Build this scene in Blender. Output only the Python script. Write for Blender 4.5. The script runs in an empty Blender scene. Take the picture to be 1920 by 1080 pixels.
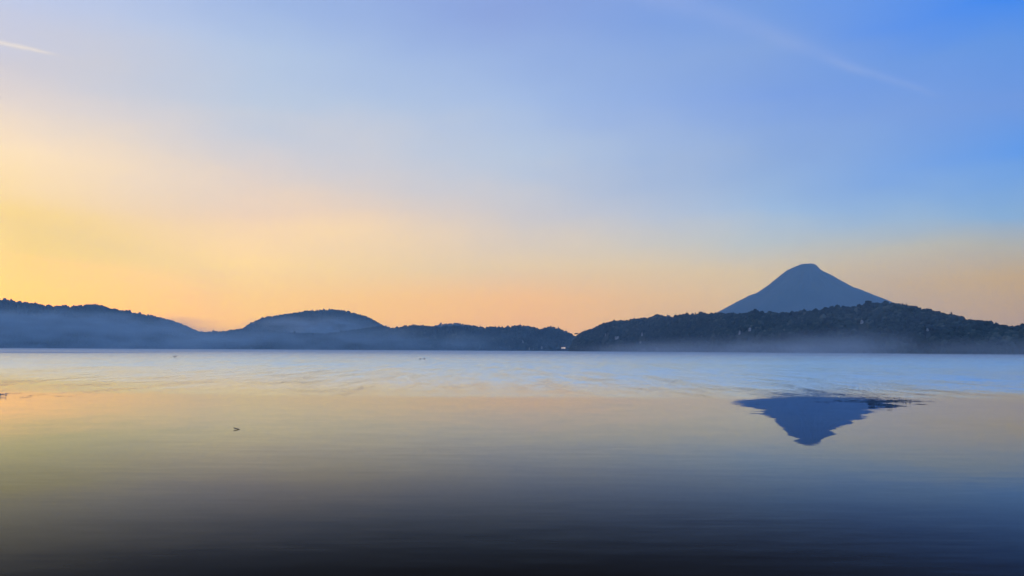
import bpy, bmesh, math, random
import numpy as np
from mathutils import Vector, Matrix
from mathutils.bvhtree import BVHTree

random.seed(7)
RNG = np.random.default_rng(11)
S = bpy.context.scene
COL = S.collection
R = math.radians

# ------------------------------------------------------------------ camera
F = 1478.0                      # focal length in pixels of a 1920 wide frame
CAM = np.array([0.0, 0.0, 3.0])
PITCH = math.atan(117.0 / F)
ROLL = math.atan(10.0 / 1920.0)
FWD = np.array([0, math.cos(PITCH), math.sin(PITCH)])
R0 = np.array([1.0, 0, 0]); U0 = np.array([0, -math.sin(PITCH), math.cos(PITCH)])
RIGHT = math.cos(ROLL) * R0 + math.sin(ROLL) * U0
UP = -math.sin(ROLL) * R0 + math.cos(ROLL) * U0
cd = bpy.data.cameras.new("camera")
cd.sensor_width = 36.0
cd.lens = 36.0 * F / 1920.0
cd.clip_start = 0.1
cd.clip_end = 60000.0
cam = bpy.data.objects.new("camera", cd)
COL.objects.link(cam)
m = Matrix(((RIGHT[0], UP[0], -FWD[0], CAM[0]),
            (RIGHT[1], UP[1], -FWD[1], CAM[1]),
            (RIGHT[2], UP[2], -FWD[2], CAM[2]),
            (0, 0, 0, 1)))
cam.matrix_world = m
S.camera = cam


def ray(x, y):
    """World direction seen at a point of the photograph."""
    d = FWD * F + RIGHT * (x - 960) - UP * (y - 540)
    return d / np.linalg.norm(d)


def at(x, y, dist):
    """The world point at a horizontal distance in that direction."""
    d = ray(x, y)
    return CAM + d * (dist / math.hypot(d[0], d[1]))


def on_water(x, y):
    d = ray(x, y)
    return CAM + d * (-CAM[2] / d[2])


# ------------------------------------------------------------------ exposure
S.view_settings.view_transform = 'Standard'
S.view_settings.look = 'None'
S.view_settings.exposure = 0.0
S.view_settings.gamma = 1.0
S.cycles.use_denoising = True
S.cycles.max_bounces = 6
S.cycles.volume_bounces = 0
S.cycles.sample_clamp_indirect = 4.0

# ------------------------------------------------------------------ sun and sky
SUN_AZ, SUN_EL = R(-43.0), R(2.0)      # azimuth clockwise from +Y, out of frame on the left
sl = bpy.data.lights.new("sun", 'SUN')
sl.energy = 0.6
sl.angle = R(0.5)
sl.color = (1.0, 0.70, 0.38)
sun = bpy.data.objects.new("sun", sl)
COL.objects.link(sun)
sd = Vector((math.sin(SUN_AZ) * math.cos(SUN_EL), math.cos(SUN_AZ) * math.cos(SUN_EL), math.sin(SUN_EL)))
sun.rotation_euler = sd.to_track_quat('Z', 'Y').to_euler()


def lin(c):
    c = c / 255.0
    return c / 12.92 if c <= 0.04045 else ((c + 0.055) / 1.055) ** 2.4


# dawn sky: colour by direction. Each column: azimuth (deg) -> list of (elevation deg, sRGB)
#SKYBEGIN
SKY_X = {
    0: [(0, (191.6, 202.9, 231.5)), (100, (211.4, 206.2, 209.0)), (200, (233.6, 218.8, 203.8)), (300, (272.1, 238.6, 175.2)), (400, (271.2, 227.8, 49.0)), (480, (263.5, 224.9, 6.6)), (540, (332.8, 223.2, 6.6)), (600, (332.8, 217.3, 6.6))],
    480: [(0, (155.2, 181.1, 229.0)), (100, (181.6, 200.7, 228.7)), (200, (196.1, 208.6, 224.7)), (300, (235.6, 220.4, 207.0)), (400, (280.9, 234.2, 171.5)), (500, (345.8, 276.1, 89.4)), (560, (343.8, 261.3, 6.6)), (610, (343.8, 255.9, 6.6))],
    960: [(0, (140.2, 163.0, 221.7)), (100, (155.2, 179.9, 228.4)), (200, (168.4, 191.7, 232.1)), (300, (198.8, 210.8, 227.8)), (400, (238.4, 223.5, 207.6)), (500, (305.6, 253.6, 148.0)), (560, (334.2, 240.0, 64.6)), (620, (328.1, 233.6, 84.2))],
    1440: [(0, (112.8, 155.6, 228.9)), (100, (131.0, 164.6, 225.0)), (200, (124.3, 161.7, 231.9)), (300, (150.8, 180.6, 227.7)), (400, (177.9, 207.0, 236.3)), (450, (228.6, 228.7, 207.3)), (510, (296.3, 248.8, 131.5)), (580, (296.3, 237.4, 106.9))],
    1900: [(0, (29.4, 130.9, 246.6)), (100, (90.4, 147.9, 232.4)), (200, (110.8, 155.3, 231.8)), (300, (88.3, 158.0, 246.6)), (400, (154.9, 195.5, 228.1)), (450, (224.1, 208.7, 152.8)), (520, (249.3, 193.6, 6.6)), (600, (222.2, 176.3, 99.0))],
}
#SKYEND


def azel(x, y):
    d = ray(x, y)
    return math.degrees(math.atan2(d[0], d[1])), math.degrees(math.asin(d[2]))


def column(x):
    st = [(azel(x, y)[1], rgb) for y, rgb in SKY_X[x]]
    return azel(x, 540)[0], st


def top(st, c36=(126, 172, 246), c90=(126, 196, 310)):  # overhead end raised to add light on haze and trees
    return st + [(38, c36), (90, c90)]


cols = {x: column(x) for x in SKY_X}
BEHIND = [(0, (186, 200, 244)), (8, (190, 210, 260)), (16, (166, 206, 276)), (38, (132, 198, 300)), (90, (126, 196, 310))]  # unseen sky behind the camera, brightened to light haze and trees
SIDE_R = [(0, (160, 148, 150)), (5, (170, 160, 150)), (10, (130, 160, 200)), (25, (90, 140, 220)), (90, (126, 196, 310))]
SIDE_L = [(0, (250, 200, 130)), (6, (245, 205, 150)), (14, (215, 205, 200)), (28, (160, 184, 222)), (90, (126, 196, 310))]
SUNW = [(0, (255, 222, 110)), (6, (255, 228, 110)), (14, (255, 226, 170)), (26, (205, 208, 224)), (90, (126, 196, 310))]
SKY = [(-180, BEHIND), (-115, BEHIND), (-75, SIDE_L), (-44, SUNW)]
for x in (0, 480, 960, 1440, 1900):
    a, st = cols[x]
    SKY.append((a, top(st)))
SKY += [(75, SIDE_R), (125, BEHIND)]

W = bpy.data.worlds.new("World")
S.world = W
W.use_nodes = True
nt = W.node_tree
nt.nodes.clear()
N, L = nt.nodes.new, nt.links.new


def mth(tree, op, a, b=None, c=None, clamp=False):
    n = tree.nodes.new('ShaderNodeMath')
    n.operation = op
    n.use_clamp = clamp
    for i, v in enumerate((a, b, c)):
        if v is None:
            continue
        if isinstance(v, (int, float)):
            n.inputs[i].default_value = v
        else:
            tree.links.new(v, n.inputs[i])
    return n.outputs[0]


def maprange(tree, v, a, b, c=0.0, d=1.0, smooth=True):
    n = tree.nodes.new('ShaderNodeMapRange')
    n.interpolation_type = 'SMOOTHSTEP' if smooth else 'LINEAR'
    n.clamp = True
    for i, q in enumerate((v, a, b, c, d)):
        if isinstance(q, (int, float)):
            n.inputs[i].default_value = q
        else:
            tree.links.new(q, n.inputs[i])
    return n.outputs[0]


def mixc(tree, f, a, b, mode='MIX'):
    n = tree.nodes.new('ShaderNodeMix')
    n.data_type = 'RGBA'
    n.blend_type = mode
    for k, v in ((0, f), (6, a), (7, b)):
        if isinstance(v, (int, float)):
            n.inputs[k].default_value = v
        elif isinstance(v, tuple):
            n.inputs[k].default_value = v
        else:
            tree.links.new(v, n.inputs[k])
    return n.outputs[2]


tc = N('ShaderNodeTexCoord')
sp = N('ShaderNodeSeparateXYZ')
L(tc.outputs['Generated'], sp.inputs[0])
az = mth(nt, 'MULTIPLY', mth(nt, 'ARCTAN2', sp.outputs[0], sp.outputs[1]), 180 / math.pi)
el = mth(nt, 'MULTIPLY', mth(nt, 'ARCSINE', sp.outputs[2]), 180 / math.pi)
# soft irregular banks of high thin cloud shift the gradient a little
mp = N('ShaderNodeMapping')
mp.inputs['Scale'].default_value = (3.0, 3.0, 9.0)
mp.inputs['Rotation'].default_value = (0, R(12), 0)
L(tc.outputs['Generated'], mp.inputs[0])
nz = N('ShaderNodeTexNoise')
nz.inputs['Scale'].default_value = 1.3
nz.inputs['Detail'].default_value = 4.0
nz.inputs['Roughness'].default_value = 0.45
L(mp.outputs[0], nz.inputs[0])
wob = mth(nt, 'SUBTRACT', nz.outputs[0], 0.5)
el2 = mth(nt, 'ADD', el, mth(nt, 'MULTIPLY', wob, maprange(nt, el, 2.0, 14.0, 0.0, 5.0)))
az2 = mth(nt, 'ADD', az, mth(nt, 'MULTIPLY', wob, 7.0))
EMAX = 90.0
SKY_GAIN = 3.0                 # colour ramps stop at 1; the strength gives this back
prev = None
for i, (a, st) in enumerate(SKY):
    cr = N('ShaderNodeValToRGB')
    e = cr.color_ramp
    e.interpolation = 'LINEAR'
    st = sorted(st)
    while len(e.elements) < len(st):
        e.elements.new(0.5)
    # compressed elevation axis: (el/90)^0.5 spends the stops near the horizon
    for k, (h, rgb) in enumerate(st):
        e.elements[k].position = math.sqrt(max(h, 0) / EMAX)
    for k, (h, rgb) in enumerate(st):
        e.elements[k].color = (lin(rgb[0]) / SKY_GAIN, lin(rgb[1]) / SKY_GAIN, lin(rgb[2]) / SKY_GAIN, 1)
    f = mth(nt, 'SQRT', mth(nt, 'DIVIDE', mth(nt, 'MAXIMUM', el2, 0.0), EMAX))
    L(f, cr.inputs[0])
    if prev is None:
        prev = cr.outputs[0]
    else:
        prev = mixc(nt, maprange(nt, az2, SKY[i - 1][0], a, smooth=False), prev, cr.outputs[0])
# faint cirrus wisps, thin streaks sinking towards the right
gx = mth(nt, 'DIVIDE', sp.outputs[0], mth(nt, 'MAXIMUM', sp.outputs[2], 0.03))
gy = mth(nt, 'DIVIDE', sp.outputs[1], mth(nt, 'MAXIMUM', sp.outputs[2], 0.03))
cb = N('ShaderNodeCombineXYZ')
L(gx, cb.inputs[0]); L(gy, cb.inputs[1])
m2 = N('ShaderNodeMapping')
m2.inputs['Rotation'].default_value = (0, 0, R(-62))
m2.inputs['Scale'].default_value = (0.35, 3.2, 1.0)
L(cb.outputs[0], m2.inputs[0])
n2 = N('ShaderNodeTexNoise')
n2.inputs['Scale'].default_value = 1.0
n2.inputs['Detail'].default_value = 5.0
n2.inputs['Roughness'].default_value = 0.55
L(m2.outputs[0], n2.inputs[0])
wisp = mth(nt, 'MULTIPLY', maprange(nt, n2.outputs[0], 0.56, 0.78), maprange(nt, el, 12.0, 17.0))
wisp = mth(nt, 'MULTIPLY', wisp, 0.10)
prev = mixc(nt, wisp, prev, (0.62 / SKY_GAIN, 0.62 / SKY_GAIN, 0.72 / SKY_GAIN, 1))
# three thin cirrus streaks, each a soft curved band along a great circle of the sky
def streak(p0, p1, bend, width, strength, colour, seed, prev):
    a_, b_ = ray(*p0), ray(*p1)
    n_ = np.cross(a_, b_); n_ /= np.linalg.norm(n_)
    if n_[2] < 0: n_ = -n_
    mid = a_ + b_; mid /= np.linalg.norm(mid)
    t_ = np.cross(mid, n_); t_ *= np.sign(np.dot(t_, b_ - a_))
    half = math.acos(np.clip(np.dot(a_, b_), -1, 1)) / 2

    def dot(v):
        q_ = N('ShaderNodeVectorMath'); q_.operation = 'DOT_PRODUCT'
        L(tc.outputs['Generated'], q_.inputs[0]); q_.inputs[1].default_value = tuple(float(k) for k in v)
        return q_.outputs['Value']
    u = mth(nt, 'DIVIDE', dot(t_), half)                       # -1..1 along the streak
    d_ = mth(nt, 'DIVIDE', dot(n_), half)
    d_ = mth(nt, 'SUBTRACT', d_, mth(nt, 'MULTIPLY', mth(nt, 'SUBTRACT', 1.0, mth(nt, 'MULTIPLY', u, u)), bend))
    nn = N('ShaderNodeTexNoise'); nn.inputs['Scale'].default_value = 3.2 / half; nn.inputs['Detail'].default_value = 4.0
    mm = N('ShaderNodeMapping'); mm.inputs['Location'].default_value = (seed, seed, seed)
    L(tc.outputs['Generated'], mm.inputs[0]); L(mm.outputs[0], nn.inputs[0])
    wv = mth(nt, 'SUBTRACT', nn.outputs[0], 0.5)
    d_ = mth(nt, 'ADD', d_, mth(nt, 'MULTIPLY', wv, width * 1.4))
    wd = mth(nt, 'MULTIPLY', mth(nt, 'SUBTRACT', 1.15, mth(nt, 'MULTIPLY', u, 0.55)), width)
    g_ = mth(nt, 'DIVIDE', d_, wd)
    g_ = mth(nt, 'EXPONENT', mth(nt, 'MULTIPLY', mth(nt, 'MULTIPLY', g_, g_), -1.0))
    ends = mth(nt, 'MULTIPLY', maprange(nt, u, 1.0, 0.25), maprange(nt, u, -1.0, -0.6))
    face = mth(nt, 'GREATER_THAN', dot(mid), 0.5)
    f_ = mth(nt, 'MULTIPLY', mth(nt, 'MULTIPLY', g_, ends), face)
    f_ = mth(nt, 'MULTIPLY', mth(nt, 'MULTIPLY', f_, mth(nt, 'ADD', 0.75, wv)), strength)
    return mixc(nt, f_, prev, tuple(c_ / SKY_GAIN for c_ in colour) + (1,))


prev = streak((-160, 62), (150, 116), 0.07, 0.030, 0.75, (1.0, 0.86, 0.66), 3.0, prev)
prev = streak((1130, -40), (1640, 140), 0.03, 0.060, 0.13, (0.58, 0.60, 0.86), 7.0, prev)
prev = streak((1520, 100), (1800, 192), 0.00, 0.045, 0.16, (0.60, 0.64, 0.86), 9.0, prev)
# a measured share of the physical sky under the thin cloud
nish = N('ShaderNodeTexSky')
nish.sky_type = 'NISHITA'
nish.sun_disc = False
nish.sun_elevation = SUN_EL
nish.sun_rotation = SUN_AZ
nish.altitude = 60
b1 = N('ShaderNodeBackground')
L(nish.outputs[0], b1.inputs[0]); b1.inputs[1].default_value = 0.05
b2 = N('ShaderNodeBackground')
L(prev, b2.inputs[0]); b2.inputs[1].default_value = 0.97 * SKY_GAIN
ad = N('ShaderNodeAddShader')
L(b1.outputs[0], ad.inputs[0]); L(b2.outputs[0], ad.inputs[1])
wo = N('ShaderNodeOutputWorld')
L(ad.outputs[0], wo.inputs[0])


# ------------------------------------------------------------------ helpers
def tag(o, label=None, cat=None, group=None, kind=None):
    if label: o["label"] = label
    if cat: o["category"] = cat
    if group: o["group"] = group
    if kind: o["kind"] = kind
    return o


def mesh_obj(name, verts, faces, mat, parent=None, smooth=False):
    me = bpy.data.meshes.new(name)
    verts = np.asarray(verts, dtype=np.float32)
    faces = np.asarray(faces, dtype=np.int32)
    n, k = faces.shape
    me.vertices.add(len(verts)); me.vertices.foreach_set("co", verts.ravel())
    me.loops.add(n * k); me.loops.foreach_set("vertex_index", faces.ravel())
    me.polygons.add(n)
    me.polygons.foreach_set("loop_start", np.arange(0, n * k, k, dtype=np.int32))
    me.polygons.foreach_set("loop_total", np.full(n, k, dtype=np.int32))
    if smooth:
        me.polygons.foreach_set("use_smooth", np.ones(n, dtype=bool))
    me.update(calc_edges=True)
    me.validate()
    me.materials.append(mat)
    o = bpy.data.objects.new(name, me)
    COL.objects.link(o)
    if parent: o.parent = parent
    return o


def empty(name, loc, rotz=0.0):
    o = bpy.data.objects.new(name, None)
    COL.objects.link(o)
    o.location = [float(v) for v in loc]
    o.rotation_euler = (0, 0, rotz)
    o.empty_display_size = 0.5
    return o


def grid_faces(nu, nv, wrap=False):
    f = []
    for i in range(nu if wrap else nu - 1):
        for j in range(nv - 1):
            a = i * nv + j; b = ((i + 1) % nu) * nv + j
            f.append((a, b, b + 1, a + 1))
    return f


def vnoise(x, y, seed=0):
    """2D value noise in 0..1."""
    xi = np.floor(x).astype(np.int64); yi = np.floor(y).astype(np.int64)
    fx = x - xi; fy = y - yi
    fx = fx * fx * (3 - 2 * fx); fy = fy * fy * (3 - 2 * fy)

    def h(a, b):
        n = (a * 374761393 + b * 668265263 + seed * 982451653) & 0x7fffffff
        n = ((n ^ (n >> 13)) * 1274126177) & 0x7fffffff
        return ((n ^ (n >> 16)) & 0xffff) / 65535.0
    return ((h(xi, yi) * (1 - fx) + h(xi + 1, yi) * fx) * (1 - fy)
            + (h(xi, yi + 1) * (1 - fx) + h(xi + 1, yi + 1) * fx) * fy)


def fbm(x, y, seed=0, octv=4):
    t = 0; a = 0.5
    for k in range(octv):
        t = t + a * (vnoise(x * 2 ** k, y * 2 ** k, seed + k) - 0.5)
        a *= 0.5
    return t


def new_mat(name):
    mt = bpy.data.materials.new(name)
    mt.use_nodes = True
    return mt, mt.node_tree, mt.node_tree.nodes['Principled BSDF']


def rough_mat(name, c1, c2, scale, rough=0.9, spec=0.2, detail=5):
    mt, t, b = new_mat(name)
    g = t.nodes.new('ShaderNodeTexCoord')
    n = t.nodes.new('ShaderNodeTexNoise')
    n.inputs['Scale'].default_value = scale
    n.inputs['Detail'].default_value = detail
    t.links.new(g.outputs['Object'], n.inputs[0])
    f = maprange(t, n.outputs[0], 0.35, 0.65)
    t.links.new(mixc(t, f, c1 + (1,), c2 + (1,)), b.inputs['Base Color'])
    b.inputs['Roughness'].default_value = rough
    b.inputs['Specular IOR Level'].default_value = spec
    return mt


def foliage_mat(name, a, b_, c):
    mt, t, b = new_mat(name)
    at_ = t.nodes.new('ShaderNodeAttribute'); at_.attribute_name = 'tint'
    cr = t.nodes.new('ShaderNodeValToRGB')
    e = cr.color_ramp
    e.elements[0].color = a + (1,); e.elements[1].color = c + (1,)
    x = e.elements.new(0.55); x.color = b_ + (1,)
    t.links.new(at_.outputs['Fac'], cr.inputs[0])
    t.links.new(cr.outputs[0], b.inputs['Base Color'])
    b.inputs['Roughness'].default_value = 0.85
    b.inputs['Specular IOR Level'].default_value = 0.15
    return mt


M_SOIL = rough_mat('wooded_soil', (0.022, 0.028, 0.018), (0.04, 0.042, 0.026), 0.03)
M_FOREST = foliage_mat('forest_leaves', (0.008, 0.014, 0.011), (0.028, 0.039, 0.025), (0.11, 0.11, 0.075))
M_MOUNT = rough_mat('mountain_scrub', (0.030, 0.042, 0.026), (0.050, 0.060, 0.036), 0.004)
M_ROCK = rough_mat('bare_rock', (0.16, 0.135, 0.115), (0.44, 0.38, 0.32), 0.25)
M_BARK = rough_mat('bark', (0.05, 0.04, 0.03), (0.09, 0.07, 0.05), 0.8)


# ------------------------------------------------------------------ hills
def ico(level):
    bm = bmesh.new()
    bmesh.ops.create_icosphere(bm, subdivisions=level, radius=1.0)
    v = np.array([q.co[:] for q in bm.verts]); f = np.array([[w.index for w in q.verts] for q in bm.faces])
    bm.free()
    return v, f


ICO_V, ICO_F = ico(2)


def crown_variant(k, lumps, tall=1.0):
    """A tree crown: an uneven clump built from overlapping leafy lumps."""
    rg = np.random.default_rng(100 + k)
    V, Fc, o = [], [], 0
    for q in range(lumps):
        if q == 0:
            c = np.zeros(3); s = np.array([1.0, 1.0, 0.95 * tall])
        else:
            a = rg.uniform(0, 2 * math.pi)
            c = np.array([math.cos(a) * 0.62, math.sin(a) * 0.62, rg.uniform(-0.35, 0.55) * tall])
            s = rg.uniform(0.42, 0.62, 3)
        d = 1 + rg.normal(0, 0.16, len(ICO_V))
        V.append(ICO_V * d[:, None] * s + c); Fc.append(ICO_F + o); o += len(ICO_V)
    return np.concatenate(V), np.concatenate(Fc)


VARS = [crown_variant(k, 3) for k in range(10)]
VARS1 = [crown_variant(50 + k, 1, 1.1) for k in range(10)]

FRONT_V = 26


class Hill:
    def __init__(self, name, sil, d_shore, d_ridge, d_back, crown, seed, bump=0.06, gully=90.0, expo=0.72, base=-4.0):
        xs = np.array([p[0] for p in sil], float); ys = np.array([p[1] for p in sil], float)
        step = 4.0
        self.px = np.arange(xs[0], xs[-1] + 0.1, step)
        py = np.interp(self.px, xs, ys)
        dsh, dr, db = [np.interp(self.px, *zip(*q)) if isinstance(q, list) else np.full(len(self.px), float(q))
                       for q in (d_shore, d_ridge, d_back)]
        nu = len(self.px)
        H = np.zeros((nu, 2)); zr = np.zeros(nu)
        for i in range(nu):
            d = ray(self.px[i], py[i]); h = math.hypot(d[0], d[1])
            H[i] = d[:2] / h
            zr[i] = max(CAM[2] + dr[i] * d[2] / h - crown, 1.0)
        vs = np.concatenate([np.linspace(0, 1, FRONT_V), np.linspace(1, 2, 10)[1:]])
        nv = len(vs)
        P = np.zeros((nu, nv, 3))
        arc = np.cumsum(np.concatenate([[0], np.hypot(*(np.diff(H * dr[:, None], axis=0)).T)]))
        for j, v in enumerate(vs):
            if v <= 1:
                dist = dsh + (dr - dsh) * v
                s = v ** expo
                env = 4 * v * (1 - v)
                g = fbm(arc / gully, np.full(nu, v * 2.2), seed) * 2 + 0.6 * fbm(arc / 30.0, np.full(nu, v * 5), seed + 9)
                z = base + (zr - base) * s + zr * bump * env * g * 2.2
                dist = dist + env * g * (dr - dsh) * 0.28 + (1 - v) * fbm(arc / 70.0, np.full(nu, 3.3), seed + 4) * 40
                z = np.minimum(z, zr * (dist / dr) * 0.99 + 2) if v < 1 else z
            else:
                dist = dr + (db - dr) * (v - 1)
                z = zr * (1 - (v - 1) ** 1.3) + base * (v - 1)
            P[:, j, :2] = H * dist[:, None]
            P[:, j, 2] = z
        self.P, self.vs, self.nu, self.nv, self.arc, self.zr = P, vs, nu, nv, arc, zr
        self.o = mesh_obj(name, P.reshape(-1, 3), grid_faces(nu, nv), M_SOIL, smooth=True)
        tag(self.o, kind='structure')
        me = self.o.data
        self.bvh = BVHTree.FromPolygons([tuple(v) for v in P.reshape(-1, 3)], grid_faces(nu, nv))

    def hit(self, x, y):
        d = ray(x, y)
        loc, nor, _, _ = self.bvh.ray_cast(Vector(CAM), Vector(d))
        return None if loc is None else np.array(loc)

    def sample(self, n, vmax=1.12):
        u = RNG.uniform(0, self.arc[-1], n)
        fi = np.interp(u, self.arc, np.arange(self.nu))
        v = RNG.uniform(0.02, vmax, n)
        fj = np.interp(v, self.vs, np.arange(self.nv))
        i = np.minimum(fi.astype(int), self.nu - 2); j = np.minimum(fj.astype(int), self.nv - 2)
        a = (fi - i)[:, None]; b = (fj - j)[:, None]
        P = self.P
        return (P[i, j] * (1 - a) + P[i + 1, j] * a) * (1 - b) + (P[i, j + 1] * (1 - a) + P[i + 1, j + 1] * a) * b, v


def forest(hill, n, rad, variants, label, rocks=()):
    p, v = hill.sample(n)
    keep = p[:, 2] > 0.5
    for c, r in rocks:
        dv = c[:2] / np.linalg.norm(c[:2])
        rel = p[:, :2] - c[:2]
        along = rel @ dv
        across = abs(rel[:, 0] * dv[1] - rel[:, 1] * dv[0])
        keep &= ~((across < r * 0.75) & (along > -45) & (along < 6) & (p[:, 2] < c[2] + r)) & (np.linalg.norm(p - c, axis=1) > r)
    p = p[keep]
    n = len(p)
    V, Fc, T, off = [], [], [], 0
    patch = fbm(p[:, 0] / 70, p[:, 1] / 70 + p[:, 2] / 40, 5)
    for k, (cv, cf) in enumerate(variants):
        idx = np.arange(k, n, len(variants))
        m = len(idx)
        a = RNG.uniform(0, 2 * math.pi, m); ca, sa = np.cos(a), np.sin(a)
        s = rad[0] + (rad[1] - rad[0]) * RNG.random(m) ** 1.6 * 1.7; s *= np.where(RNG.random(m) < 0.06, 1.3, 1.0)
        hs = s * RNG.uniform(0.9, 1.8, m)
        x = (cv[None, :, 0] * ca[:, None] - cv[None, :, 1] * sa[:, None]) * s[:, None]
        y = (cv[None, :, 0] * sa[:, None] + cv[None, :, 1] * ca[:, None]) * s[:, None]
        z = cv[None, :, 2] * hs[:, None] + s[:, None] * 0.55
        pts = np.stack([x, y, z], -1) + p[idx][:, None, :]
        V.append(pts.reshape(-1, 3))
        Fc.append((cf[None] + (np.arange(m) * len(cv))[:, None, None]).reshape(-1, 3) + off)
        t = np.clip(0.36 + 0.9 * patch[idx] + RNG.normal(0, 0.22, m), 0, 1)
        T.append(np.repeat(t, len(cv)))
        off += m * len(cv)
    o = mesh_obj('forest', np.concatenate(V), np.concatenate(Fc), M_FOREST)
    at_ = o.data.attributes.new('tint', 'FLOAT', 'POINT')
    at_.data.foreach_set('value', np.concatenate(T).astype(np.float32))
    tag(o, label, 'forest', kind='stuff')
    return o


left_hill = Hill('hills_left', [(-300, 549), (-200, 556), (-80, 560), (0, 563), (45, 567), (90, 573), (130, 574.5), (160, 573), (178, 571.5), (190, 573.5), (215, 580),
                 (245, 586), (270, 590), (300, 596), (320, 601), (345, 611), (370, 622), (400, 629), (440, 642), (480, 652)],
                 4000, 4500, 5300, 8.0, 3, bump=0.05)
dome_hill = Hill('hill_dome', [(390, 640), (420, 630), (455, 616), (470, 607), (485, 599.5), (500, 596), (535, 589), (570, 584), (600, 581.5), (620, 580.5),
                 (640, 582), (655, 584.5), (680, 592), (700, 599.5), (712, 608), (730, 620), (760, 632), (800, 645)],
                 4300, 4900, 5600, 8.0, 21, bump=0.05)
back_hill = Hill('hill_back', [(780, 628), (800, 617), (820, 610.5), (840, 608), (852, 606.5), (870, 609), (890, 612.5), (920, 622), (950, 635)],
                 5600, 6100, 6700, 5.0, 33)
low_hills = Hill('hills_low', [(300, 652), (335, 634), (360, 625), (378, 622), (400, 623), (420, 621.5), (432, 619), (450, 617), (475, 619), (520, 622), (570, 626), (610, 626), (645, 622), (680, 617), (705, 613),
                 (722, 611), (733, 615), (748, 614.5), (760, 612), (780, 609.5), (800, 611), (815, 613.5), (840, 611.5), (880, 612), (895, 613.5), (930, 614), (955, 613),
                 (975, 610), (995, 612), (1011, 617.5), (1032, 613.5), (1050, 616.5), (1065, 623), (1080, 632), (1100, 642), (1130, 654)],
                 [(300, 3850), (420, 3700), (700, 3250), (1130, 3000)], [(300, 4000), (420, 3900), (700, 3500), (1130, 3280)], [(300, 4200), (1130, 3700)], 7.0, 41, bump=0.07)
near_ridge = Hill('hills_right', [(1068, 656), (1074, 645), (1080, 633), (1083, 628.5), (1090, 623), (1105, 618), (1120, 613), (1130, 608), (1145, 602.5), (1165, 603), (1190, 598.5),
                 (1215, 597), (1225, 592.5), (1237, 591.5), (1250, 594.5), (1265, 593.5), (1280, 589.5), (1300, 590.5), (1312, 588.5), (1330, 589.5), (1355, 587.5), (1372, 588.5),
                 (1390, 589.5), (1405, 585), (1418, 582), (1432, 585), (1445, 587), (1480, 586.5), (1500, 584), (1520, 581), (1535, 582), (1550, 578.5), (1580, 576), (1600, 574.5),
                 (1612, 573.5), (1627, 567.5), (1645, 569), (1662, 568), (1700, 574), (1740, 581.5), (1790, 591.5), (1830, 601.5), (1870, 610.5), (1890, 612.5), (1898, 616), (1905, 614), (1920, 608), (1960, 602), (2050, 600), (2300, 605)],
                 [(1068, 2100), (1150, 1850), (1400, 1420), (1640, 1200), (1920, 1080), (2300, 950)],
                 [(1068, 2220), (1150, 2010), (1400, 1600), (1640, 1390), (1920, 1240), (2300, 1100)],
                 [(1068, 2500), (1640, 1800), (2300, 1450)], 5.0, 57, bump=0.08, gully=60.0, expo=0.68)

# the volcano: a round cone whose left and right profiles differ
PEAK_D = 8000.0
pk = at(1514, 494.5, PEAK_D)
k_px = pk[1] / F          # metres of height per pixel at that depth
PK_AZ = math.atan2(pk[0], pk[1])


def across(dx):
    """Metres to the side of the peak's axis for an outline point dx pixels from it."""
    return PEAK_D * abs(math.tan(math.atan((1514 + dx - 960) / F) - math.atan((1514 - 960) / F)))


prof_l = [(0, 0), (14, 1.5), (28, 7), (40, 12.5), (49, 19.5), (64, 31.5), (74, 39.5), (97, 55), (112, 59.5), (134, 71), (173, 92.5), (220, 112), (270, 172)]
prof_r = [(0, 0), (13, 1), (18, 4.5), (23.5, 11.5), (31, 16.5), (48, 25), (54, 29), (86, 47.5), (111, 57), (126, 64), (142, 70.5), (180, 85), (230, 102), (270, 172)]


def mountain():
    pl = [(across(-x_), d_ * k_px) for x_, d_ in prof_l]
    pr = [(across(x_), d_ * k_px) for x_, d_ in prof_r]
    rr = np.concatenate([np.linspace(0, 320, 40), np.linspace(335, 1350, 60)])
    na = 260
    V = []
    for a in range(na):
        ph = 2 * math.pi * a / na
        w = 0.5 + 0.5 * math.cos(ph + PK_AZ)
        drop = np.interp(rr, *zip(*pl)) * (1 - w) + np.interp(rr, *zip(*pr)) * w
        g = fbm(np.full(len(rr), ph * 9.0), rr / 330.0, 77) + 0.6 * fbm(np.full(len(rr), ph * 26.0), rr / 200.0, 88)
        side = abs(math.sin(ph + PK_AZ)) ** 0.5
        drop = np.maximum(drop + g * 38.0 * np.clip(rr / 330.0, 0, 1) * side, 0.0)
        for r_, d_ in zip(rr, drop):
            V.append((pk[0] + math.cos(ph) * r_, pk[1] + math.sin(ph) * r_, max(pk[2] - d_, -3)))
    o = mesh_obj('mountain', V, grid_faces(na, len(rr), wrap=True), M_MOUNT, smooth=True)
    tag(o, kind='structure')


mountain()

# ------------------------------------------------------------------ bare rock faces between the trees
rock_list = []


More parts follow.
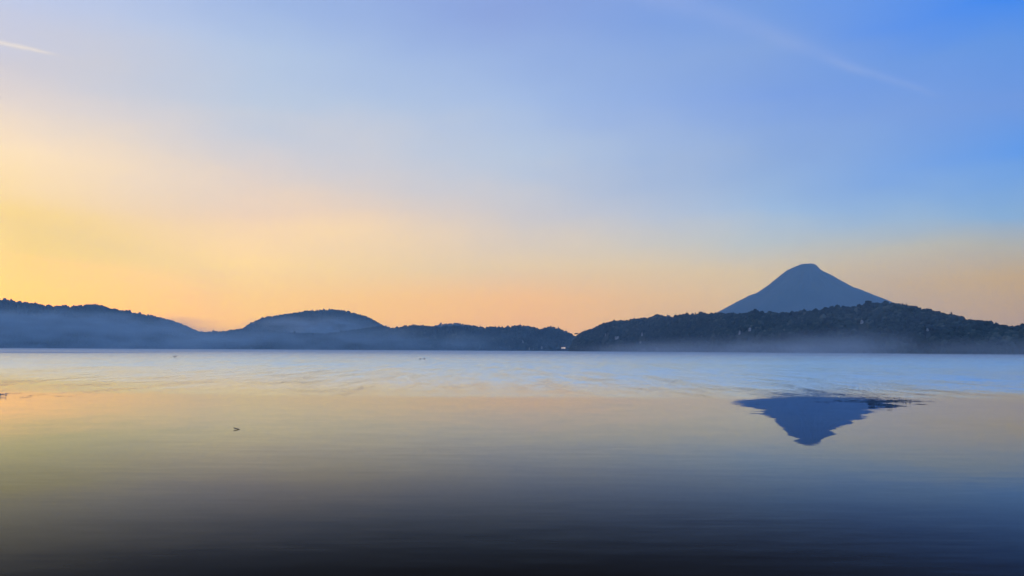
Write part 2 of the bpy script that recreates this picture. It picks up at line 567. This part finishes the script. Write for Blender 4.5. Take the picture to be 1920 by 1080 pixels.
def rock_face(hill, x, y, w, h, label, lean=0.35, out=5.0, seed=0):
    """A craggy bare patch of the slope, w x h metres, facing the lake."""
    c = hill.hit(x, y)
    if c is None:
        return
    rg = np.random.default_rng(seed)
    d = c - CAM; d[2] = 0; d /= np.linalg.norm(d)
    side = np.array([d[1], -d[0], 0])
    c = c - d * out
    nu, nv = 13, 17
    V = []
    for i in range(nu):
        for j in range(nv):
            u = i / (nu - 1) * 2 - 1; v = j / (nv - 1) * 2 - 1
            ang = math.atan2(v, u)
            rad_ = 0.72 + 0.5 * fbm(np.array([ang * 1.3 + seed]), np.array([seed * 1.7]), seed, 3)[0] * 2
            k = max(abs(u), abs(v)) / max(math.hypot(u, v), 1e-6)
            uu, vv = u * k * rad_, v * k * rad_
            edge = max(abs(u), abs(v))
            dep = (1 - edge ** 3) * 4.0 + 3.0 * float(fbm(np.array([u * 3 + seed]), np.array([v * 2.0]), seed + 3)[0]) * (1 - edge)
            dep += rg.normal(0, 0.35) * (1 - edge)
            V.append(side * uu * w / 2 + np.array([0, 0, 1]) * vv * h / 2 + d * (vv * h / 2 * lean - dep + 3))
    fr = len(V)
    V += [np.array(q) + d * 7.0 for q in V]
    Fc = grid_faces(nu, nv)
    Fc += [tuple(fr + q for q in reversed(f)) for f in grid_faces(nu, nv)]
    rim = [i * nv for i in range(nu)] + [(nu - 1) * nv + j for j in range(1, nv)] + [i * nv + nv - 1 for i in range(nu - 2, -1, -1)] + [j for j in range(nv - 2, 0, -1)]
    for a, b in zip(rim, rim[1:] + rim[:1]):
        Fc.append((a, a + fr, b + fr, b))
    o = mesh_obj('rock_face', V, Fc, M_ROCK)
    o.location = [float(q) for q in c]
    tag(o, label, 'rock face', group='bare rock faces between the trees')
    rock_list.append((c, max(w, h) * 0.62 + 3))


rock_face(near_ridge, 1617, 605, 7.9, 12.2, 'bright bare rock face high on the ridge below the mountain', seed=1)
rock_face(near_ridge, 1739, 619, 5.0, 7.2, 'small dull rock face low on the right slope of the ridge', seed=2)
rock_face(near_ridge, 1387, 625, 5.8, 14.4, 'tall narrow rock face left of two under the mountain foot', seed=3)
rock_face(near_ridge, 1406, 619, 7.2, 13.0, 'dull rock face right of two under the mountain foot', seed=4)
rock_face(near_ridge, 1157, 634, 14.4, 14.4, 'wide pale rock face on the slope just right of the notch', seed=5)
rock_face(near_ridge, 1135, 629, 2.9, 18.7, 'thin vertical streak of pale rock nearest the notch', seed=6)
rock_face(near_ridge, 1204, 628, 6.5, 15.8, 'reddish rock face halfway up the slope', seed=7)
rock_face(near_ridge, 1201, 642, 6.5, 8.6, 'small rock face directly under the reddish one', seed=8)
rock_face(near_ridge, 1232, 655, 3.6, 10.1, 'pale upright rock sliver at the waterline right of the notch', seed=9, lean=0.1)
rock_face(near_ridge, 1208, 656, 10.1, 8.6, 'low pale rock at the waterline beneath the reddish face', seed=10, lean=0.1)
rock_face(low_hills, 992.5, 653.5, 7, 16, 'leftmost pale upright rock at the foot of the low hills', seed=11, lean=0.1, out=10)
rock_face(low_hills, 1000, 654.5, 4, 10, 'thin pale rock between two broader ones at the low shore', seed=12, lean=0.1, out=10)
rock_face(low_hills, 1016, 652.5, 10, 18, 'broad pale rock nearest the bright house on the low shore', seed=13, lean=0.1, out=10)
rock_face(low_hills, 980.5, 642, 6, 22, 'faint vertical rock streak above the low shore', seed=14)

HOUSE = low_hills.hit(1056.5, 654.2)
rock_list.append((HOUSE, 15.0))

# ------------------------------------------------------------------ forests
forest(near_ridge, 17000, (2.1, 3.3), VARS, 'dense dark broadleaf forest covering the near ridge on the right', rock_list)
forest(low_hills, 9500, (3.4, 5.0), VARS1, 'dark blue forest on the low hills along the middle shore', rock_list)
forest(left_hill, 13000, (4.4, 6.2), VARS1, 'hazy blue forest on the long hill at the left edge')
forest(dome_hill, 8000, (4.4, 6.2), VARS1, 'hazy blue forest on the rounded dome hill')
forest(back_hill, 1500, (5.0, 7.0), VARS1, 'pale forest on the small peak behind the low hills')


# ------------------------------------------------------------------ trees that stand out on the skyline
def sweep(path, radii, n=8):
    path = np.array(path, float); V = []; k = len(path)
    for i in range(k):
        t = path[min(i + 1, k - 1)] - path[max(i - 1, 0)]; t /= np.linalg.norm(t)
        a = np.cross(t, [0.13, 1, 0.21]); a /= np.linalg.norm(a); b = np.cross(t, a)
        r = radii[i]
        ra, rb = r if isinstance(r, tuple) else (r, r)
        for q in range(n):
            w = 2 * math.pi * q / n
            V.append(path[i] + a * math.cos(w) * ra + b * math.sin(w) * rb)
    Fc = []
    for i in range(k - 1):
        for q in range(n):
            a0 = i * n + q; b0 = i * n + (q + 1) % n
            Fc.append((a0, b0, b0 + n, a0 + n))
    V.append(path[0]); V.append(path[-1])
    c0, c1 = len(V) - 2, len(V) - 1
    for q in range(n):
        Fc.append((c0, (q + 1) % n, q, c0)); Fc.append((c1, (k - 1) * n + q, (k - 1) * n + (q + 1) % n, c1))
    return V, Fc


def poly_obj(name, V, Fc, mat, parent=None, smooth=True):
    me = bpy.data.meshes.new(name)
    me.from_pydata([tuple(map(float, v)) for v in V], [], [tuple(dict.fromkeys(f)) for f in Fc])
    me.update()
    if smooth:
        for p in me.polygons: p.use_smooth = True
    me.materials.append(mat)
    o = bpy.data.objects.new(name, me); COL.objects.link(o)
    if parent: o.parent = parent
    return o


def leaf_crown(seed, centres):
    """Leaf clumps, as many small tilted faces, spread through a few lobes of the crown."""
    rg = np.random.default_rng(seed); V = []; Fc = []
    for c, s in centres:
        n = int(90 * max(s[0], 1) ** 1.2)
        for _ in range(n):
            d = rg.normal(size=3); d /= np.linalg.norm(d)
            p = np.array(c) + d * np.array(s) * rg.uniform(0.45, 1.0) ** 0.6
            a = rg.normal(size=3); a /= np.linalg.norm(a)
            b = np.cross(a, rg.normal(size=3)); b /= np.linalg.norm(b)
            z = rg.uniform(0.35, 0.85); i = len(V)
            V += [p - a * z - b * z * 0.6, p + a * z - b * z * 0.6, p + a * z * 0.7 + b * z * 0.7, p - a * z * 0.8 + b * z * 0.6]
            Fc.append((i, i + 1, i + 2, i + 3))
    return V, Fc


def skyline_tree(x, y, label, kind='round', h=9.0, hill=near_ridge, seed=0):
    i = int(np.argmin(abs(hill.px - x)))
    base = hill.P[i, FRONT_V - 1].copy(); base[2] -= 0.6
    d = ray(x, y); dist = math.hypot(base[0], base[1])
    h = max(h, CAM[2] + dist * d[2] / math.hypot(d[0], d[1]) - base[2])
    root = empty('skyline_tree', base)
    tag(root, label, 'tree', 'trees standing out along the near ridge skyline')
    rg = np.random.default_rng(seed)
    if kind == 'lean':
        path = [(0, 0, 0), (-0.8, 0, h * .3), (-2.2, 0, h * .6), (-4.5, 0, h * .82)]
        cen = [((-5.5, 0, h * .86), (3.6, 3.0, 1.3)), ((-2.5, .5, h * .92), (3.0, 2.6, 1.2)), ((-8.5, 0, h * .78), (2.2, 2.0, 0.9))]
    elif kind == 'cone':
        path = [(0, 0, 0), (0.1, 0, h * .5), (0, 0, h * .95)]
        cen = [((0, 0, h * (.3 + .16 * k)), (2.4 - .5 * k, 2.4 - .5 * k, h * .12)) for k in range(5)]
    else:
        path = [(0, 0, 0), (0.2, .1, h * .3), (-.2, .2, h * .6), (0.1, 0, h * .85)]
        cen = [((rg.uniform(-2.8, 2.8), rg.uniform(-2, 2), h * rg.uniform(.45, .8)), (rg.uniform(1.8, 2.8), 2.3, rg.uniform(1.4, 2.2))) for _ in range(5)] + [((0, 0, h * .86), (2.6, 2.4, h * .12))]
    V, Fc = sweep(path, [.42, .34, .26, .12][:len(path)], 7)
    poly_obj('trunk', V, Fc, M_BARK, root)
    V, Fc = leaf_crown(seed + 40, cen)
    c = poly_obj('crown', V, Fc, M_FOREST, root, smooth=False)
    a_ = c.data.attributes.new('tint', 'FLOAT', 'POINT')
    a_.data.foreach_set('value', np.repeat(np.clip(rg.normal(.25, .15, len(V) // 4), 0, 1), 4).astype(np.float32))


skyline_tree(1085, 624.5, 'lone tree leaning over the notch between the two shores', 'lean', 8, seed=1)
skyline_tree(1131, 606, 'round topped tree on the first rise right of the notch', seed=2)
skyline_tree(1165, 599.5, 'small tree in the dip after the first rise of the ridge', seed=3)
skyline_tree(1234, 589, 'broad tree crowning the second rise of the ridge', seed=4)
skyline_tree(1287, 586, 'ragged tree before the gap in the skyline', seed=5)
skyline_tree(1306, 586, 'upright tree standing alone in the gap of the skyline', 'cone', seed=6)
skyline_tree(1320, 586, 'ragged tree just after the gap in the skyline', seed=7)
skyline_tree(1418, 579.5, 'tallest round tree under the left foot of the mountain', seed=8)
skyline_tree(1445, 584, 'small tree right beside the tallest round tree at the mountain foot', seed=9)
skyline_tree(1627, 564.5, 'big round tree where the ridge meets the right foot of the mountain', seed=10)
skyline_tree(1662, 565, 'round tree on the top of the ridge right of the mountain', seed=11)
skyline_tree(1692, 569.5, 'thin pointed tree left of three on the falling skyline', 'cone', seed=12)
skyline_tree(1702, 571, 'thin pointed tree between two others on the falling skyline', 'cone', seed=13)
skyline_tree(1784, 587.5, 'pointed tree halfway down the falling skyline', 'cone', seed=14)

# ------------------------------------------------------------------ lake
LEAN = 0.13
mt = bpy.data.materials.new('lake_water')
mt.use_nodes = True
t = mt.node_tree
t.nodes.clear()
geo = t.nodes.new('ShaderNodeNewGeometry')
spx = t.nodes.new('ShaderNodeSeparateXYZ')
t.links.new(geo.outputs['Position'], spx.inputs[0])
wx, wy = spx.outputs[0], spx.outputs[1]


def wnoise(sx, sy, detail=3.0, rough=0.5, off=0.0):
    mp_ = t.nodes.new('ShaderNodeMapping')
    mp_.inputs['Scale'].default_value = (sx, sy, 1)
    mp_.inputs['Location'].default_value = (off, off * 0.7, off)
    t.links.new(geo.outputs['Position'], mp_.inputs[0])
    n_ = t.nodes.new('ShaderNodeTexNoise')
    n_.inputs['Scale'].default_value = 1.0
    n_.inputs['Detail'].default_value = detail
    n_.inputs['Roughness'].default_value = rough
    t.links.new(mp_.outputs[0], n_.inputs[0])
    return n_


# light breeze ruffles the open lake; the bay near the shore lies calm
edge = wnoise(0.014, 0.11, 5.0, 0.6, 5.0).outputs[0]
yy = mth(t, 'ADD', wy, mth(t, 'MULTIPLY', mth(t, 'SUBTRACT', edge, 0.5), 34.0))
yy = mth(t, 'ADD', yy, mth(t, 'MULTIPLY', wx, 0.05))
ruffle = maprange(t, yy, 44.0, 90.0)
ruffle = mth(t, 'ADD', mth(t, 'MULTIPLY', ruffle, 0.66), mth(t, 'MULTIPLY', maprange(t, yy, 80.0, 180.0), 0.34))
# smooth slicks: a wedge at the far left, and a weaker band along the middle of the far shore
slick = mth(t, 'MULTIPLY', mth(t, 'MULTIPLY', maprange(t, wy, 420.0, 480.0), maprange(t, wy, 720.0, 640.0)), maprange(t, mth(t, 'ADD', wx, mth(t, 'MULTIPLY', wy, 0.0)), -205.0, -285.0))
band = mth(t, 'MULTIPLY', mth(t, 'MULTIPLY', maprange(t, wy, 420.0, 900.0), maprange(t, wy, 2200.0, 1500.0)), maprange(t, wx, -520.0, -150.0))
band = mth(t, 'MULTIPLY', band, maprange(t, wx, 760.0, 380.0))
calm = mth(t, 'MAXIMUM', slick, mth(t, 'MULTIPLY', band, 0.55))
ruffle = mth(t, 'MULTIPLY', ruffle, mth(t, 'SUBTRACT', 1.0, calm))

swell = wnoise(0.35, 2.2, 3.0, 0.5)
swell2 = wnoise(1.2, 7.0, 2.0, 0.5, 9.0)
ripple = wnoise(0.6, 0.5, 2.0, 0.5, 31.0)
chop = wnoise(3.5, 7.0, 4.0, 0.65, 3.0)


def slope(node, amp):
    s_ = t.nodes.new('ShaderNodeSeparateColor')
    t.links.new(node.outputs[1], s_.inputs[0])
    return (mth(t, 'MULTIPLY', mth(t, 'SUBTRACT', s_.outputs[0], 0.5), amp),
            mth(t, 'MULTIPLY', mth(t, 'SUBTRACT', s_.outputs[1], 0.5), amp))


near = mth(t, 'MULTIPLY', maprange(t, wy, 32.0, 9.0, 0.8, 1.6), maprange(t, wnoise(0.06, 0.16, 2.0, 0.5, 21.0).outputs[0], 0.3, 0.7, 0.35, 1.5))
ax, ay = slope(swell, mth(t, 'MULTIPLY', near, 0.011))
bx, by = slope(swell2, mth(t, 'MULTIPLY', near, 0.010))
chop_amp = mth(t, 'MULTIPLY', ruffle, 1.1)
cx, cy = slope(chop, chop_amp)
# ruffled water seen at a low angle shows mostly the facets that lean towards the eye
inc = t.nodes.new('ShaderNodeSeparateXYZ')
t.links.new(geo.outputs['Incoming'], inc.inputs[0])
gust = mth(t, 'ADD', mth(t, 'MULTIPLY', wnoise(0.40, 0.055, 4.0, 0.65, 41.0).outputs[0], 0.7), mth(t, 'MULTIPLY', wnoise(0.02, 0.012, 3.0, 0.6, 51.0).outputs[0], 0.3))
lean = mth(t, 'MULTIPLY', mth(t, 'MULTIPLY', ruffle, LEAN), maprange(t, gust, 0.36, 0.64, 0.45, 1.45))
rx, ry = slope(ripple, maprange(t, wy, 14.0, 34.0, 0.0, 0.016))
sx_ = mth(t, 'ADD', mth(t, 'ADD', mth(t, 'MULTIPLY', ax, 0.4), mth(t, 'MULTIPLY', bx, 0.5)), mth(t, 'MULTIPLY', rx, 0.4))
sy_ = mth(t, 'ADD', mth(t, 'ADD', ay, by), ry)
nx = mth(t, 'ADD', mth(t, 'ADD', sx_, mth(t, 'MULTIPLY', cx, 0.7)), mth(t, 'MULTIPLY', inc.outputs[0], lean))
ny = mth(t, 'ADD', mth(t, 'ADD', sy_, cy), mth(t, 'MULTIPLY', inc.outputs[1], lean))
cs = t.nodes.new('ShaderNodeCombineXYZ')
t.links.new(sx_, cs.inputs[0]); t.links.new(sy_, cs.inputs[1]); cs.inputs[2].default_value = 1.0
nsw = t.nodes.new('ShaderNodeVectorMath'); nsw.operation = 'NORMALIZE'
t.links.new(cs.outputs[0], nsw.inputs[0])
cn = t.nodes.new('ShaderNodeCombineXYZ')
t.links.new(nx, cn.inputs[0]); t.links.new(ny, cn.inputs[1]); cn.inputs[2].default_value = 1.0
nrm = t.nodes.new('ShaderNodeVectorMath'); nrm.operation = 'NORMALIZE'
t.links.new(cn.outputs[0], nrm.inputs[0])
fr = t.nodes.new('ShaderNodeFresnel')
fr.inputs['IOR'].default_value = 1.333
t.links.new(nsw.outputs[0], fr.inputs['Normal'])
refl = maprange(t, fr.outputs[0], 0.175, 0.74)
gl = t.nodes.new('ShaderNodeBsdfGlossy')
gl.distribution = 'GGX'
t.links.new(nrm.outputs[0], gl.inputs['Normal'])
t.links.new(mixc(t, ruffle, (0.59, 0.73, 0.96, 1), (0.90, 0.97, 0.86, 1)), gl.inputs['Color'])
t.links.new(mth(t, 'ADD', mth(t, 'MULTIPLY', ruffle, 0.10), 0.012), gl.inputs['Roughness'])
df = t.nodes.new('ShaderNodeBsdfDiffuse')
df.inputs['Color'].default_value = (0.022, 0.012, 0.007, 1)
mx = t.nodes.new('ShaderNodeMixShader')
t.links.new(refl, mx.inputs[0]); t.links.new(df.outputs[0], mx.inputs[1]); t.links.new(gl.outputs[0], mx.inputs[2])
ou = t.nodes.new('ShaderNodeOutputMaterial')
t.links.new(mx.outputs[0], ou.inputs[0])

q = 3700.0
lake = mesh_obj('water', [(-q, -250, 0), (q, -250, 0), (q, 5900, 0), (-q, 5900, 0)], [(0, 1, 2, 3)], mt)
tag(lake, kind='structure')
ground = mesh_obj('ground', [(-3740, -290, -3.5), (4490, -290, -3.5), (4490, 9600, -3.5), (-3740, 9600, -3.5)], [(0, 1, 2, 3)], M_SOIL)
tag(ground, kind='structure')

# ------------------------------------------------------------------ the bright house on the far shore
M_WALL = rough_mat('cream_wall', (0.74, 0.66, 0.56), (0.82, 0.74, 0.64), 0.4)
M_ROOF = rough_mat('brown_roof', (0.10, 0.05, 0.035), (0.16, 0.08, 0.05), 0.6)
M_DOOR = rough_mat('dark_door', (0.06, 0.04, 0.03), (0.09, 0.06, 0.04), 1.0)
mw, tw, bw = new_mat('added_pane_glow')  # pane glow added so the small house stands out bright from afar
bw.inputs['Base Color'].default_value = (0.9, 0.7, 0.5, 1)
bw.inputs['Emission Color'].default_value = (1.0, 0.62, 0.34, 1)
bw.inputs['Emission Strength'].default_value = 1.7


def box(x0, x1, y0, y1, z0, z1):
    V = [(x0, y0, z0), (x1, y0, z0), (x1, y1, z0), (x0, y1, z0), (x0, y0, z1), (x1, y0, z1), (x1, y1, z1), (x0, y1, z1)]
    Fc = [(0, 3, 2, 1), (4, 5, 6, 7), (0, 1, 5, 4), (1, 2, 6, 5), (2, 3, 7, 6), (3, 0, 4, 7)]
    return V, Fc


def house():
    c = HOUSE
    root = empty('lakeside_house', c, math.atan2(c[0], -c[1]) * 0 + R(-2))
    tag(root, 'tiny pale house with added window glow on the far shore left of the notch', 'house')
    w, dp, h, rf = 8.0, 5.0, 6.5, 4.5
    V = [(-w, -dp, 0), (w, -dp, 0), (w, dp, 0), (-w, dp, 0), (-w, -dp, h), (w, -dp, h), (w, dp, h), (-w, dp, h), (-w, 0, h + rf), (w, 0, h + rf)]
    Fc = [(0, 3, 2, 1), (0, 1, 5, 4), (2, 3, 7, 6), (0, 4, 8, 7, 3), (1, 2, 6, 9, 5), (4, 5, 9, 8), (7, 8, 9, 6)]
    poly_obj('wall', V, Fc, M_WALL, root, smooth=False)
    o_ = 0.7
    V, Fc = [], []
    for s in (-1, 1):
        i = len(V)
        e0 = (s * (dp + o_), h - rf * o_ / dp)
        V += [(-w - o_, e0[0], e0[1] + .1), (w + o_, e0[0], e0[1] + .1), (w + o_, 0, h + rf + .1), (-w - o_, 0, h + rf + .1),
              (-w - o_, e0[0], e0[1] + .45), (w + o_, e0[0], e0[1] + .45), (w + o_, 0, h + rf + .45), (-w - o_, 0, h + rf + .45)]
        Fc += [tuple(i + k for k in f) for f in [(0, 3, 2, 1), (4, 5, 6, 7), (0, 1, 5, 4), (1, 2, 6, 5), (3, 0, 4, 7)]]
    poly_obj('roof', V, Fc, M_ROOF, root, smooth=False)
    for k in range(4):
        for r_ in range(2):
            x0 = -w + 1.0 + k * 3.6
            if r_ == 0 and k == 1:
                V, Fc = box(x0 + .4, x0 + 2.0, -dp - .12, -dp + .1, 0.02, 2.4)
                poly_obj('door', V, Fc, M_DOOR, root, smooth=False)
                continue
            z0 = 0.7 + r_ * 3.1
            V, Fc = box(x0, x0 + 2.8, -dp - .1, -dp + .1, z0, z0 + 2.1)
            f = poly_obj('window', V, Fc, M_WALL, root, smooth=False)
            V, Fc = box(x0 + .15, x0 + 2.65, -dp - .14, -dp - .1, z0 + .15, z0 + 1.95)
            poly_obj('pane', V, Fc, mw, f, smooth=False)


house()

# ------------------------------------------------------------------ ducks resting on the water
M_DUCK = rough_mat('dark_plumage', (0.012, 0.010, 0.009), (0.035, 0.026, 0.02), 9.0, rough=0.6)
M_BILL = rough_mat('duck_bill', (0.10, 0.07, 0.03), (0.16, 0.11, 0.05), 20.0, rough=0.5)


def duck(x, y, label, heading, scale=1.0):
    c = on_water(x, y)
    root = empty('duck', c, heading)
    root.scale = (scale,) * 3
    tag(root, label, 'duck', 'ducks floating on the lake')
    path = [(-.34, 0, .13), (-.28, 0, .105), (-.18, 0, .07), (-.04, 0, .05), (.10, 0, .06), (.17, 0, .10), (.19, 0, .17), (.20, 0, .23), (.235, 0, .265), (.28, 0, .262), (.30, 0, .258)]
    rad = [(.012, .02), (.05, .035), (.11, .085), (.145, .115), (.125, .105), (.075, .08), (.045, .05), (.044, .046), (.056, .056), (.042, .042), (.015, .015)]
    V, Fc = sweep(path, rad, 12)
    poly_obj('body', V, Fc, M_DUCK, root)
    V, Fc = sweep([(.285, 0, .258), (.32, 0, .25), (.355, 0, .246)], [(.024, .018), (.026, .011), (.02, .006)], 8)
    poly_obj('bill', V, Fc, M_BILL, root)
    for s in (-1, 1):
        V, Fc = sweep([(.08, s * .12, .10), (-.05, s * .145, .11), (-.18, s * .11, .12), (-.30, s * .05, .145)], [(.02, .03), (.02, .06), (.018, .045), (.008, .012)], 8)
        poly_obj('wing', V, Fc, M_DUCK, root)


duck(328.3, 669.5, 'dark duck floating alone, the clearest of the birds on the left water', R(10), 1.9)
duck(209, 668, 'faintest tiny duck near the dark slick at far left', R(190), 1.1)
duck(788, 674.2, 'left one of two tiny ducks close together mid lake', R(100), 1.8)
duck(796.2, 674, 'right one of two tiny ducks close together mid lake', R(80), 1.8)

# ------------------------------------------------------------------ twig poking out of the calm water
M_TWIG = rough_mat('wet_twig', (0.010, 0.008, 0.007), (0.022, 0.016, 0.012), 30.0, rough=0.7)


def twig():
    tip = on_water(448.5, 805.2)          # where it enters the water
    root = empty('twig', tip)
    tag(root, 'short dark twig slanting out of the calm water with its mirror image', 'twig')
    V, Fc = sweep([(.05, 0, -.02), (0, 0, -.004), (-.05, .0, .016), (-.11, .005, .030), (-.165, .0, .046), (-.215, .0, .058)],
                  [.018, .019, .017, .015, .018, .012], 10)
    poly_obj('stem', V, Fc, M_TWIG, root)
    V, Fc = sweep([(-.165, 0, .044), (-.180, .0, .060), (-.185, .004, .072)], [.008, .007, .004], 8)
    poly_obj('knot', V, Fc, M_TWIG, root)


twig()


# ------------------------------------------------------------------ air: haze, mist banks, thin cloud
def volume_mat(name, density, color, g):
    mv = bpy.data.materials.new(name)
    mv.use_nodes = True
    tv = mv.node_tree
    tv.nodes.clear()
    pv = tv.nodes.new('ShaderNodeVolumePrincipled')
    pv.inputs['Color'].default_value = color + (1,)
    pv.inputs['Density'].default_value = density
    pv.inputs['Anisotropy'].default_value = g
    o_ = tv.nodes.new('ShaderNodeOutputMaterial')
    tv.links.new(pv.outputs[0], o_.inputs['Volume'])
    return mv


V, Fc = box(-3750, 4500, -300, 9700, -4.6, 960)
hz = mesh_obj('haze', V, Fc, volume_mat('haze_air', 0.92e-4, (0.42, 0.72, 0.97), 0.25))
tag(hz, kind='stuff')


def mist_mat(name, density, color, g, seed, size):
    """Mist that thins out towards its rim and drifts in uneven layers."""
    mv = volume_mat(name, density, color, g)
    tv = mv.node_tree
    pv = [n_ for n_ in tv.nodes if n_.type == 'PRINCIPLED_VOLUME'][0]
    ob = tv.nodes.new('ShaderNodeTexCoord')
    ln = tv.nodes.new('ShaderNodeVectorMath'); ln.operation = 'LENGTH'
    tv.links.new(ob.outputs['Object'], ln.inputs[0])
    ma = tv.nodes.new('ShaderNodeMapping')
    ma.inputs['Location'].default_value = (seed, seed * 2, seed * 3)
    ma.inputs['Scale'].default_value = (size[0] / 160.0, size[1] / 160.0, size[2] / 45.0)
    tv.links.new(ob.outputs['Object'], ma.inputs[0])
    no = tv.nodes.new('ShaderNodeTexNoise')
    no.inputs['Scale'].default_value = 1.0; no.inputs['Detail'].default_value = 2.0
    tv.links.new(ma.outputs[0], no.inputs[0])
    fall = maprange(tv, ln.outputs['Value'], 1.0, 0.15)
    pat = maprange(tv, no.outputs[0], 0.30, 0.70, 0.35, 1.65)
    tv.links.new(mth(tv, 'MULTIPLY', mth(tv, 'MULTIPLY', fall, pat), density), pv.inputs['Density'])
    mv.cycles.volume_step_rate = 0.5
    return mv


def mist(x, y, dist, w, dp, h, tau, label, color=(0.76, 0.94, 1.0), g=0.2):
    c = at(x, y, dist)
    a = math.atan2(c[0], c[1])
    v, f = ico(4)
    o = mesh_obj('mist', v, f, mist_mat('mist_air', 2.0 * tau / dp, color, g, x * 0.013, (w / 2, dp / 2, h / 2)), smooth=True)
    o.location = [float(q_) for q_ in c]
    o.scale = (w / 2, dp / 2, h / 2)
    o.rotation_euler = (0, 0, -a)
    tag(o, label, 'mist', kind='stuff')


mist(150, 605, 3850, 1400, 200, 135, 0.85, 'pale mist lying halfway up the left hill')
mist(-40, 606, 3820, 1300, 200, 190, 0.6, 'pale mist at the left edge of the left hill')
mist(270, 622, 3880, 560, 200, 74, 0.42, 'thin mist on the shoulder of the left hill')
mist(590, 615, 4150, 860, 220, 175, 0.80, 'mist behind the low hills in front of the dome')
mist(150, 640, 3600, 2600, 260, 200, 0.55, 'broad blue mist in front of the left hill')
mist(600, 645, 2800, 2000, 240, 170, 0.55, 'low blue mist along the middle shore')
mist(1550, 625, 1020, 1300, 120, 190, 0.05, 'faint air of mist before the near ridge', (0.85, 0.95, 1.0))
mist(1480, 660, 1230, 760, 130, 60, 0.38, 'low mist along the foot of the near ridge', (1.0, 0.98, 0.93))
mist(1550, 660, 1190, 520, 110, 80, 0.36, 'rising mist at the foot of the near ridge', (1.0, 0.98, 0.93))
mist(1360, 662, 1300, 640, 130, 46, 0.50, 'thin mist on the water by the near ridge', (1.0, 0.98, 0.93))
mist(1780, 662, 1020, 620, 90, 46, 0.40, 'faint mist along the right foot of the near ridge', (1.0, 0.98, 0.93))


def surface_mist():
    """A wedge of thin mist that starts from nothing over the calm bay and deepens over the open lake."""
    for y0, y1, h, dn in ((42, 300, 1.5, 0.0032), (60, 700, 2.0, 0.0012)):
        n_ = 24; V = []; Fc = []
        for i in range(n_ + 1):
            x_ = -2600 + 5200 * i / n_
            V += [(x_, y0, 0.01), (x_, y1, h), (x_, 4200, h), (x_, 4200, 0.01)]
        for i in range(n_):
            k = 4 * i
            for j in range(4):
                Fc.append((k + j, k + (j + 1) % 4, k + 4 + (j + 1) % 4, k + 4 + j))
        Fc += [(0, 3, 2, 1), (4 * n_, 4 * n_ + 1, 4 * n_ + 2, 4 * n_ + 3)]
        o = mesh_obj('mist', V, Fc, volume_mat('surface_mist_air', dn, (0.94, 0.99, 0.96), 0.2))
        bm = bmesh.new(); bm.from_mesh(o.data)
        bmesh.ops.recalc_face_normals(bm, faces=bm.faces[:])
        bm.to_mesh(o.data); bm.free()
        tag(o, 'thin veil of mist lying on the open lake', 'mist', kind='stuff')


surface_mist()
